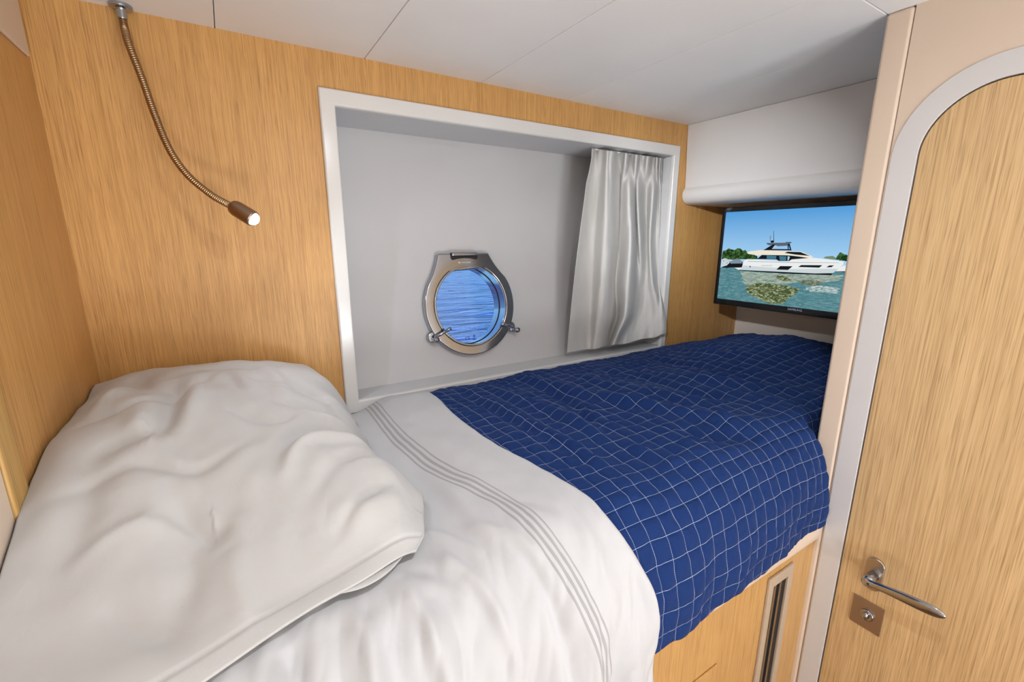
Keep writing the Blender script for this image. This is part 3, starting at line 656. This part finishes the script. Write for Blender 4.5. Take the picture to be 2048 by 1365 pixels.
def clip(poly):                             # clip to the screen rectangle
    for ax, lim, sg in ((0, sy0, 1), (0, sy1, -1), (1, sz0, 1), (1, sz1, -1)):
        out = []
        for i in range(len(poly)):
            a, b = poly[i-1], poly[i]; ia = (a[ax]-lim)*sg >= 0; ib = (b[ax]-lim)*sg >= 0
            if ia != ib:
                u = (lim-a[ax])/(b[ax]-a[ax]); out.append((a[0]+(b[0]-a[0])*u, a[1]+(b[1]-a[1])*u))
            if ib: out.append(b)
        poly = out
        if not poly: return poly
    return poly
me = bpy.data.meshes.new('screen'); bm = bmesh.new(); names = ['sky']; me.materials.append(TM['sky'])
def addpoly(nm, P, k):
    if nm not in names: names.append(nm); me.materials.append(TM[nm])
    vs = [bm.verts.new(W(XT-.0004-k*.00002, a, b)) for a, b in P]
    f = bm.faces.new(vs); f.material_index = names.index(nm); f.normal_update()
    if f.normal.x > 0: f.normal_flip()
addpoly('sky', rect(sy0, sy1, sz0, sz1), 0)
# the picture is wider than the part the photograph shows: continue the water and far shore behind the partition
rnd = random.Random(5)
for k, (nm, P) in enumerate(TVP):
    if nm in ('weed', 'weed2', 'refl', 'refl2', 'tree'):
        Q = []
        for i in range(len(P)):
            a, b = P[i-1], P[i]; w_ = .0016 if nm == 'tree' else .006
            for j in range(9):
                u = j/9; Q.append((a[0]+(b[0]-a[0])*u+rnd.uniform(-w_, w_)*(1 if nm != 'tree' else .5), a[1]+(b[1]-a[1])*u+rnd.uniform(-.0011, .0011)))
        P = Q
    P = clip(P)
    if len(P) > 2: addpoly(nm, P, k+1)
bmesh.ops.triangulate(bm, faces=bm.faces); bm.to_mesh(me); bm.free()
scr = bpy.data.objects.new('screen', me); COL.objects.link(scr)
M_LOGO = principled('logo_silver', (.55, .55, .75), .4)[0]; M_LOGO.node_tree.nodes['Principled BSDF'].inputs['Emission Color'].default_value = (.4, .4, .8, 1); M_LOGO.node_tree.nodes['Principled BSDF'].inputs['Emission Strength'].default_value = .15
logo = textmesh('brand_lettering', 'SAMSUNG', .0088, M_LOGO, lambda x, y: W(XT-.0037, .6530-x, -.2010+y))
arm = box('wall_arm', [(XT+.054, XF-.012, .60, .64, -.08, -.05), (XF-.013, XF-.0005, .55, .69, -.13, 0)], M_DARK, bev=.002)
attach(TV, body, bez, scr, arm); logo.parent = bez
# ---------------------------------------------------------------- bunk base
YC = .3455; BT = -.395
BK = empty('bunk_base', W(.36, .6, ZF), label='built-in oak bunk cabinet with cream rounded edge under the mattress', cat='bed')
body = box('cabinet_body', [(XL+.0005, XR-.0006, YC, .9995, ZF, -.590), (XR-.0006, XF-.0005, .3735, .9995, ZF, -.590)], M_CAB)
bm = bmesh.new(); prof = [(YC+.010, -.5905)] + [(YC-.0165+.0185*(1-math.cos(a)), -.570-.0205*math.sin(a)) for a in [math.pi/2-math.pi*k/14 for k in range(15)][::-1]]
prof = [(.40, -.5905), (YC-.002, -.5905), (YC-.006, -.587), (YC-.0085, -.580), (YC-.009, -.572), (YC-.009, -.561), (YC-.007, -.554), (YC-.002, -.550), (.40, -.550)]
prism(bm, prof, lambda a, b, d: W(d, a, b), XL+.0005, XR-.0015); rim = bevel(frombm('edge_moulding', bm, M_CREAM), .003, 3)
board = box('bed_board', [(XL+.001, XR-.002, .401, .999, -.590, -.560), (XR-.002, XF-.001, .3735, .999, -.590, -.560)], M_CREAM)
cdoor = box('cupboard_door', (-.02, .6330, YC-.0035, YC-.0002, ZF+.06, -.7175), M_CAB, bev=.0015)
# tall metal ventilation slot
ox0, ox1, ot = .770, .8560, -.6100
bm = bmesh.new()
bx(bm, ox0, ox0+.017, YC-.0055, YC, ZF+.1, ot); bx(bm, ox1-.017, ox1, YC-.0055, YC, ZF+.1, ot); bx(bm, ox0+.017, ox1-.017, YC-.0055, YC, ot-.022, ot)
M_TAUPE = principled('champagne_lacquer', (.46, .37, .28), .38)[0]
vf = bevel(frombm('vent_frame', bm, M_TAUPE), .002, 3)
vb = box('vent_back', (ox0+.016, ox1-.016, YC-.0008, YC+.0005, ZF+.1, ot-.021), M_DARK)
rb = [box('vent_rib', (a, a+.0075, YC-.0045, YC-.0007, ZF+.1, ot-.022), M_STEEL, bev=.001) for a in (ox0+.0205, ox0+.0395)]
attach(BK, body, rim, board, cdoor, vf); vb.parent = vf
for r_ in rb: r_.parent = vf

mt = box('mattress', (XL+.002, XF-.004, .385, .990, -.559, BT), fabric('mattress_ticking', (.6, .6, .58))[0], bev=.03, label='bunk mattress lying under the white sheet and navy quilt', cat='mattress')

# ---------------------------------------------------------------- bedding surfaces
def seg_d(p, a, b):
    ax, ay = a; bx_, by = b; dx, dy = bx_-ax, by-ay; L2 = dx*dx+dy*dy or 1e-9
    t = max(0, min(1, ((p[0]-ax)*dx+(p[1]-ay)*dy)/L2)); return math.hypot(p[0]-ax-t*dx, p[1]-ay-t*dy), t
def stroke(p, pts, w, h, taper=True):
    best = 9; bt = 0; n = len(pts)-1
    for i in range(n):
        d, t = seg_d(p, pts[i], pts[i+1])
        if d < best: best = d; bt = (i+t)/n
    if best > 3.2*w: return 0
    return h*math.exp(-(best/w)**2)*((math.sin(math.pi*min(1, max(0, bt*.94+.03))))**1.0 if taper else 1)
def soft(tab):                         # round the corners of every crease line
    out = []
    for P, w, h in tab:
        Q = spline([(a, b, 0) for a, b in P], 4*(len(P)-1)) if len(P) > 2 else [Vector((a, b, 0)) for a, b in P]
        out.append(([(q.x, q.y) for q in Q], w, h))
    return out
def nz(x, y, s, seed): return noise.noise(Vector((x*s, y*s, seed)))
def base_h(x, y):                     # gentle shape of the made bed
    h = .014*math.exp(-((x-.75)/.35)**2-((y-.70)/.25)**2)
    h += .068*math.exp(-((x-1.36)/.26)**2-((y-.68)/.19)**2)
    h += .008*nz(x, y, 3.2, 1.5)
    return h
YE = .435                              # where the top starts rolling over the front edge
def profile(x, s, aY, bZ, z0, hang):
    """s: arc-like parameter in units of depth from the back (0) to YE, then over the edge. returns y,z,ny,nz"""
    flat = .992-YE
    if s <= flat: return .992-s, z0, 0.0, 1.0
    u = s-flat; q = 1.62*math.sqrt((aY*aY+bZ*bZ)/2)
    if u <= q:
        a = u/q*math.pi/2; c, s_ = math.cos(a), math.sin(a)
        n = Vector((-s_/aY, c/bZ)).normalized()
        return YE-aY*s_, z0-bZ*(1-c), n.x, n.y
    return YE-aY+.01*(u-q), z0-bZ-(u-q), -1.0, 0.0
FLAT = .992-YE
CREASE = [([(.60,.93),(.617,.845),(.6645,.69),(.719,.57),(.786,.468),(.88,.42)], .020, .012), ([(.585,.84),(.599,.79),(.593,.718),(.557,.611),(.536,.497),(.548,.427)], .016, -.010),
          ([(.50,.90),(.502,.81),(.536,.62),(.540,.495),(.583,.43)], .018, .009), ([(.45,.95),(.4526,.676),(.4605,.50),(.466,.45)], .014, .007), ([(.43,.9),(.43,.7),(.435,.5)], .012, -.005),
          ([(.92,.80),(.92,.68),(.995,.565),(1.08,.47)], .022, .009), ([(.80,.92),(.84,.75),(.86,.6),(.93,.5)], .020, -.008), ([(.70,.95),(.73,.78),(.79,.62),(.85,.5)], .020, .006),
          ([(1.05,.92),(1.02,.75),(1.08,.6)], .022, -.008), ([(1.15,.9),(1.13,.75),(1.2,.6)], .02, .006), ([(.66,.50),(.72,.44),(.83,.40)], .018, -.007)]
CREASE = soft(CREASE)
CELL = .0295
def puff(a, b):
    fa = abs(((a/CELL) % 1)-.5)*2; fb = abs(((b/CELL) % 1)-.5)*2      # 1 on a seam, 0 in the middle
    return (1-fa**3.0)*(1-fb**3.0)
def quilt_pt(i, j, x, s):
    aY, bZ = .112, .165
    aY = .110+.012*max(0, (.62-x)/.3) - .010*max(0, min(1, (x-.62)/.3))
    y, z, ny, nn = profile(x, s, aY, bZ, -.352, 0)
    ox = x
    top = nn
    h = base_h(x, y)*(1 if s < FLAT else max(0, 1-(s-FLAT)/.2))
    if s < .08: h -= .018*(1-s/.08)**1.5
    k = 0
    for P, w, hh in CREASE: k += stroke((x, y), P, w, hh)
    h += 1.35*k*(top**.5 if top > 0 else 0)
    wa = x+.010*nz(x, s, 5, 4.4)+.0022*nz(x, s, 24, 5.1); wb = s+.010*nz(x, s, 5, 8.4)+.0022*nz(x, s, 24, 7.1)
    h += .0046*puff(wa, wb)*(.6+.6*nz(x, s, 9, 31)) + .0055*nz(x, s*.7, 13, 2.2) + .0032*nz(x, s, 34, 6.2) + .0010*nz(x, s, 75, 9.2)
    if s > FLAT+.12: h += .0025*math.sin(x*42+2*nz(x, s, 5, 1))*min(1, (s-FLAT-.12)/.12)
    if x < .345+.045*max(0, min(1, (s-.45)/.3)): h -= .012
    if x > .93:                       # beyond the partition the cover tucks in behind the post
        pass
    return ox, y+ny*h, z+nn*h, wa, wb
def grid(name, nx, ns, fn, mat, flip=False, **kw):
    V = []; UV = []
    for j in range(ns+1):
        for i in range(nx+1):
            r = fn(i/nx, j/ns); V.append(W(*r[:3])); UV.append((r[3]*S, r[4]*S))
    F = [(j*(nx+1)+i, j*(nx+1)+i+1, (j+1)*(nx+1)+i+1, (j+1)*(nx+1)+i) for j in range(ns) for i in range(nx)]
    if flip: F = [f[::-1] for f in F]
    o = mesh(name, V, F, mat, smooth=True, **kw); uv = o.data.uv_layers.new(name='cloth')
    buf = [0.0]*(2*len(o.data.loops))
    for l in o.data.loops: buf[2*l.index:2*l.index+2] = UV[l.vertex_index]
    uv.data.foreach_set('uv', buf); return o
# navy quilt material: white running stitch on a square grid
mq, t, b = principled('navy_quilt', (.0105, .036, .155), .8, spec=.2)
b.inputs['Sheen Weight'].default_value = .1; b.inputs['Sheen Roughness'].default_value = .45; b.inputs['Sheen Tint'].default_value = (.35, .5, 1, 1)
uvn = N(t, 'ShaderNodeUVMap', uv_map='cloth'); s_ = N(t, 'ShaderNodeSeparateXYZ'); t.links.new(uvn.outputs[0], s_.inputs[0])
def MA(op, a, b_=None, c=None):
    n = N(t, 'ShaderNodeMath', operation=op)
    for i, v in enumerate((a, b_, c)):
        if v is None: continue
        if isinstance(v, (int, float)): n.inputs[i].default_value = v
        else: t.links.new(v, n.inputs[i])
    return n.outputs[0]
CM = CELL*S
def dist(u): f = MA('FRACT', MA('DIVIDE', u, CM)); return MA('MULTIPLY', MA('MINIMUM', f, MA('SUBTRACT', 1.0, f)), CM)
du, dv = dist(s_.outputs[0]), dist(s_.outputs[1])
def dash(u): return MA('LESS_THAN', MA('FRACT', MA('DIVIDE', u, .0034)), .74)
lu = MA('MULTIPLY', MA('LESS_THAN', du, .00032), dash(s_.outputs[1])); lv = MA('MULTIPLY', MA('LESS_THAN', dv, .00032), dash(s_.outputs[0]))
st = MA('MAXIMUM', lu, lv)
nn_ = N(t, 'ShaderNodeTexNoise'); nn_.inputs['Scale'].default_value = 900; t.links.new(uvn.outputs[0], nn_.inputs['Vector'])
base = N(t, 'ShaderNodeMix', data_type='RGBA'); base.inputs[6].default_value = (.0035, .0200, .100, 1); base.inputs[7].default_value = (.0060, .032, .150, 1); t.links.new(nn_.outputs[0], base.inputs[0])
mxq = N(t, 'ShaderNodeMix', data_type='RGBA'); t.links.new(st, mxq.inputs[0]); t.links.new(base.outputs[2], mxq.inputs[6]); mxq.inputs[7].default_value = (.50, .58, .72, 1)
t.links.new(mxq.outputs[2], b.inputs['Base Color'])
seam = MA('SMOOTH_MIN', MA('MULTIPLY', MA('MINIMUM', du, dv), 200.0), 1.0, .3)
wr = N(t, 'ShaderNodeTexNoise'); wr.inputs['Scale'].default_value = 55; wr.inputs['Detail'].default_value = 4; wr.inputs['Distortion'].default_value = 1.0; t.links.new(uvn.outputs[0], wr.inputs['Vector'])
b1 = N(t, 'ShaderNodeBump'); b1.inputs['Strength'].default_value = .5; b1.inputs['Distance'].default_value = .003; t.links.new(wr.outputs[0], b1.inputs['Height'])
add_bump(t, b, seam, .6, .002, b1.outputs[0])
QX0, QX1, QS = .328, 1.655, FLAT+.272
def quilt_f(u, v):
    x = QX0+(QX1-QX0)*u
    hem = QS + .002*math.sin(x*38)+.0015*math.sin(x*90+1)
    hem -= .017*max(0, min(1, (x-.45)/.48))**2
    smax = hem
    s = smax*v
    if x > .9390:                      # past the post: roll short and stay behind the partition
        pass
    ox, y, z, a, b_ = quilt_pt(0, 0, x, s)
    if x > .925:
        lim = .3775+.0 if x > .9385 else None
        if lim is not None and y < lim+.03: y = lim+.03*math.exp((y-lim-.03)/.06)
    return ox, y, z, a, b_
q = grid('quilt', 430, 300, quilt_f, mq, flip=True, label='navy blue quilt with white grid stitching over the foot of the bed', cat='quilt')
m = q.modifiers.new('thick', 'SOLIDIFY'); m.thickness = .006; m.offset = -1

# white sheet: fitted area, turned-down band with grey embroidered lines
ms, t, b = fabric('white_sheet', (.52, .53, .55))
uvn = N(t, 'ShaderNodeUVMap', uv_map='cloth'); s_ = N(t, 'ShaderNodeSeparateXYZ'); t.links.new(uvn.outputs[0], s_.inputs[0])
acc = None
for c0, w_ in ((.2575, .0016), (.2655, .0022), (.2745, .0022), (.2825, .0013)):
    l = MA('LESS_THAN', MA('ABSOLUTE', MA('SUBTRACT', s_.outputs[0], c0*S)), w_*S)
    acc = l if acc is None else MA('MAXIMUM', acc, l)
mx = N(t, 'ShaderNodeMix', data_type='RGBA'); t.links.new(acc, mx.inputs[0]); mx.inputs[6].default_value = (.52, .53, .55, 1); mx.inputs[7].default_value = (.36, .36, .37, 1)
t.links.new(mx.outputs[2], b.inputs['Base Color'])
SW = [([(.22,.62),(.23,.50),(.225,.42)], .012, .006), ([(.12,.44),(.17,.40),(.20,.36)], .012, -.006), ([(.20,.47),(.24,.42),(.27,.37)], .010, .006), ([(.26,.50),(.30,.44),(.33,.40)], .012, -.004),
      ([(.33,.95),(.34,.8),(.345,.65)], .02, .004), ([(.24,.9),(.26,.78),(.28,.66)], .016, -.003), ([(.05,.43),(.07,.37),(.06,.30)], .012, .009), ([(.0,.40),(.01,.34)], .012, -.008), ([(.115,.42),(.13,.35),(.125,.29)], .010, .008),
      ([(.17,.43),(.20,.36),(.215,.30)], .009, .009), ([(.24,.42),(.262,.35),(.27,.31)], .008, -.007), ([(.15,.50),(.19,.45),(.215,.40)], .010, .006)]
SW = soft(SW)
SS = FLAT+.235+.105
def sheet_f(u, v):
    x0 = XL+.004
    s = SS*v
    y, z, ny, nn = profile(0, s, .112+.012, .165, -.352, 0)
    # free edge of the turned-down band leans a little toward the foot as it comes forward
    xe = interp(s, [(0,.366),(.09,.357),(.13,.355),(.23,.342),(.38,.350),(.50,.370),(.56,.378),(.62,.385),(.70,.405),(.80,.418),(.95,.42)])
    x = x0+(xe-x0)*u
    top = nn
    h = base_h(x, y)*(1 if s < FLAT else max(0, 1-(s-FLAT)/.2))
    if s < .08: h -= .018*(1-s/.08)**1.5
    lay = max(0, min(1, (x-.20)/.08)); h += -.012+.022*lay*lay*(3-2*lay)
    for P, w, hh in SW: h += stroke((x, y), P, w, hh)
    h += .0045*nz(x*1.6+.3*y, s, 9, 12.2) + .0022*nz(x, s, 26, 3.3)
    dr = max(0, min(1, (s-FLAT+.05)/.2))
    h += dr*(.012*nz(x*2.2, s*.5, 16, 5.1) + .006*abs(nz(x*1.5+.4*s, s*.4, 34, 8.1)) + .007*math.sin(x*70+4*nz(x, s, 4, 9)+s*9)*(.5+.5*nz(x, s, 5, 2.5)))
    e = (xe-x)
    if e < .010: h -= .007*(1-e/.010)**2
    ux = x-interp(s, [(0,.246),(.06,.240),(.28,.238),(.42,.258),(.525,.286),(.60,.295),(.68,.311),(.75,.326),(.82,.335),(.95,.34)])+.2825
    return x, y+ny*h, z+nn*h, ux, s
sh = grid('bed_sheet', 300, 300, sheet_f, ms, flip=True, label='white bed sheet with grey embroidered lines, turned down over the quilt', cat='sheet')
m = sh.modifiers.new('thick', 'SOLIDIFY'); m.thickness = .003; m.offset = -1

# ---------------------------------------------------------------- pillow in a white case
PH = [(.36, 0), (.43, .004), (.46, .010), (.50, .028), (.545, .056), (.60, .090), (.67, .120), (.74, .134), (.85, .140), (.94, .136), (.975, .118), (.990, .085)]
PS = [  # wrinkles: points, width, height
 ([(-.116,.665),(-.098,.682),(-.091,.752),(-.096,.847)], .016, -.010), ([(-.08,.66),(-.065,.75),(-.075,.86)], .018, .008),
 ([(-.17,.648),(-.125,.662),(-.106,.659)], .014, -.006), ([(-.094,.597),(-.074,.552),(-.051,.525),(-.038,.536)], .012, -.007),
 ([(.0,.841),(.071,.784),(.13,.691)], .014, -.006), ([(.02,.583),(.052,.632),(.128,.643),(.18,.64)], .012, -.008), ([(.02,.55),(.05,.60),(.12,.615),(.18,.61)], .010, .007),
 ([(.05,.52),(.09,.565),(.14,.58),(.185,.575)], .010, -.006), ([(-.028,.428),(.0,.43),(.05,.435),(.11,.46)], .014, -.006),
 ([(.06,.50),(.10,.49),(.15,.50)], .016, .006), ([(-.10,.56),(-.07,.50),(-.09,.43)], .016, -.006), ([(-.16,.78),(-.12,.72),(-.13,.60)], .02, .006), ([(-.19,.50),(-.16,.58),(-.17,.68)], .018, -.005),
 ([(-.10,.86),(-.04,.90),(.02,.89),(.08,.92)], .014, -.006), ([(.03,.90),(.05,.80),(.04,.70)], .018, .006), ([(-.15,.84),(-.18,.74)], .014, .006), ([(-.029,.88),(-.01,.76)], .010, -.005), ([(.04,.93),(.06,.82),(.12,.74)], .014, -.005), ([(.02,.72),(.08,.70),(.17,.72)], .012, -.006), ([(-.15,.92),(-.13,.80)], .016, -.006),
 ([(-.14,.49),(-.10,.45),(-.07,.42)], .012, -.006), ([(-.20,.72),(-.13,.74),(-.07,.80),(-.03,.90)], .009, -.004), ([(-.19,.60),(-.12,.62),(-.06,.60),(.0,.63)], .008, -.0035), ([(-.17,.53),(-.11,.55),(-.05,.52)], .008, .003), ([(.03,.78),(.09,.75),(.16,.77)], .008, -.004), ([(.05,.70),(.10,.67),(.17,.675)], .007, .004), ([(-.03,.70),(.02,.66),(.06,.68)], .008, -.004), ([(.06,.47),(.10,.50),(.15,.53)], .008, -.004), ([(-.04,.50),(-.03,.45),(-.02,.41)], .012, .005)]
PS = soft(PS)
def pillow_f(u, v):
    yb = .9905; 
    s = v
    yf = interp(u, [(0,.352),(.3,.378),(.5,.396),(.7,.414),(.88,.424),(1,.440)])
    y = yb+(yf-yb)*s
    xr = interp(y, [(.40, .128), (.44, .140), (.46, .158), (.485, .172), (.52, .184), (.56, .185), (.60, .176), (.648, .156), (.72, .164), (.80, .166), (.90, .172), (.96, .166), (.99, .150)]) + .003*math.sin(y*60)
    xl = XL+.0035
    x = xl+(xr-xl)*u
    H = interp(y+.045*u*u*max(0, min(1, (.66-y)/.1)), PH)
    dx = max(0, xr-x)
    fr_ = interp(dx*(1+.3*max(0, min(1, (.55-y)/.05))), [(0, 0), (.010, .16), (.022, .36), (.045, .64), (.09, .84), (.16, .94), (.25, 1)])
    lx = x-xl; fl = 1-(.20-.12*max(0, min(1, (y-.90)/.05)))*max(0, 1-lx/.07)**2
    h = H*fr_*fl
    k = 0
    for P, w, hh in PS: k += stroke((x, y), P, w, hh*1.5)
    ed = min(1, dx/.03, (y-yf)/.04+.15)
    h += k*ed*min(1, H/.03+.3) + ed*(.011*nz(x+.5*y, y-.4*x, 4.2, 41.5)+.005*nz(x, y*.8, 8, 21.5)+.0050*nz(x*1.2+.4*y, y*.8, 15, 13.1)+.0020*nz(x, y, 36, 3.3)+.0040*(.5-abs(nz(x*.9+.5*y, y-.3*x, 9.5, 77.7))))*min(1, H/.04+.25)
    h -= .0022*math.exp(-((y-yf-.021)/.0022)**2)
    # pinched seam flare along the right edge
    if dx < .014 and y > .5: h += .004*math.sin(y*85)*(1-dx/.014)
    zb = -.352-.010+base_h(x, y)+.006
    if y < YE: zb -= .165*(1-math.sqrt(max(0, 1-((YE-y)/.124)**2)))
    return x, y, zb+max(h, .001)+.004, x, y
pil = grid('pillow', 240, 320, pillow_f, M_PILLOW, flip=True, label='large plump white pillow against the head wall', cat='pillow')
m = pil.modifiers.new('thick', 'SOLIDIFY'); m.thickness = .004; m.offset = -1
# open hem of the case: a second, thinner layer peeping out under the front right corner
def flap_f(u, v):
    x = .02+.125*u; yf = .428+.006*math.sin(u*5)+.012*u; y = yf+.05 - (.05+.022)*v*(.35+.65*math.sin(math.pi*min(1, u*.9+.1)))
    zb = -.352+base_h(x, y)
    if y < YE: zb -= .165*(1-math.sqrt(max(0, 1-((YE-y)/.124)**2)))
    return x, y, zb-.001+.0045*v*math.sin(math.pi*u)+.001*nz(x, y, 40, 1), x, y
fl = grid('pillowcase_flap', 60, 20, flap_f, M_PILLOW, flip=True, parent=pil)
m = fl.modifiers.new('thick', 'SOLIDIFY'); m.thickness = .0015; m.offset = -1
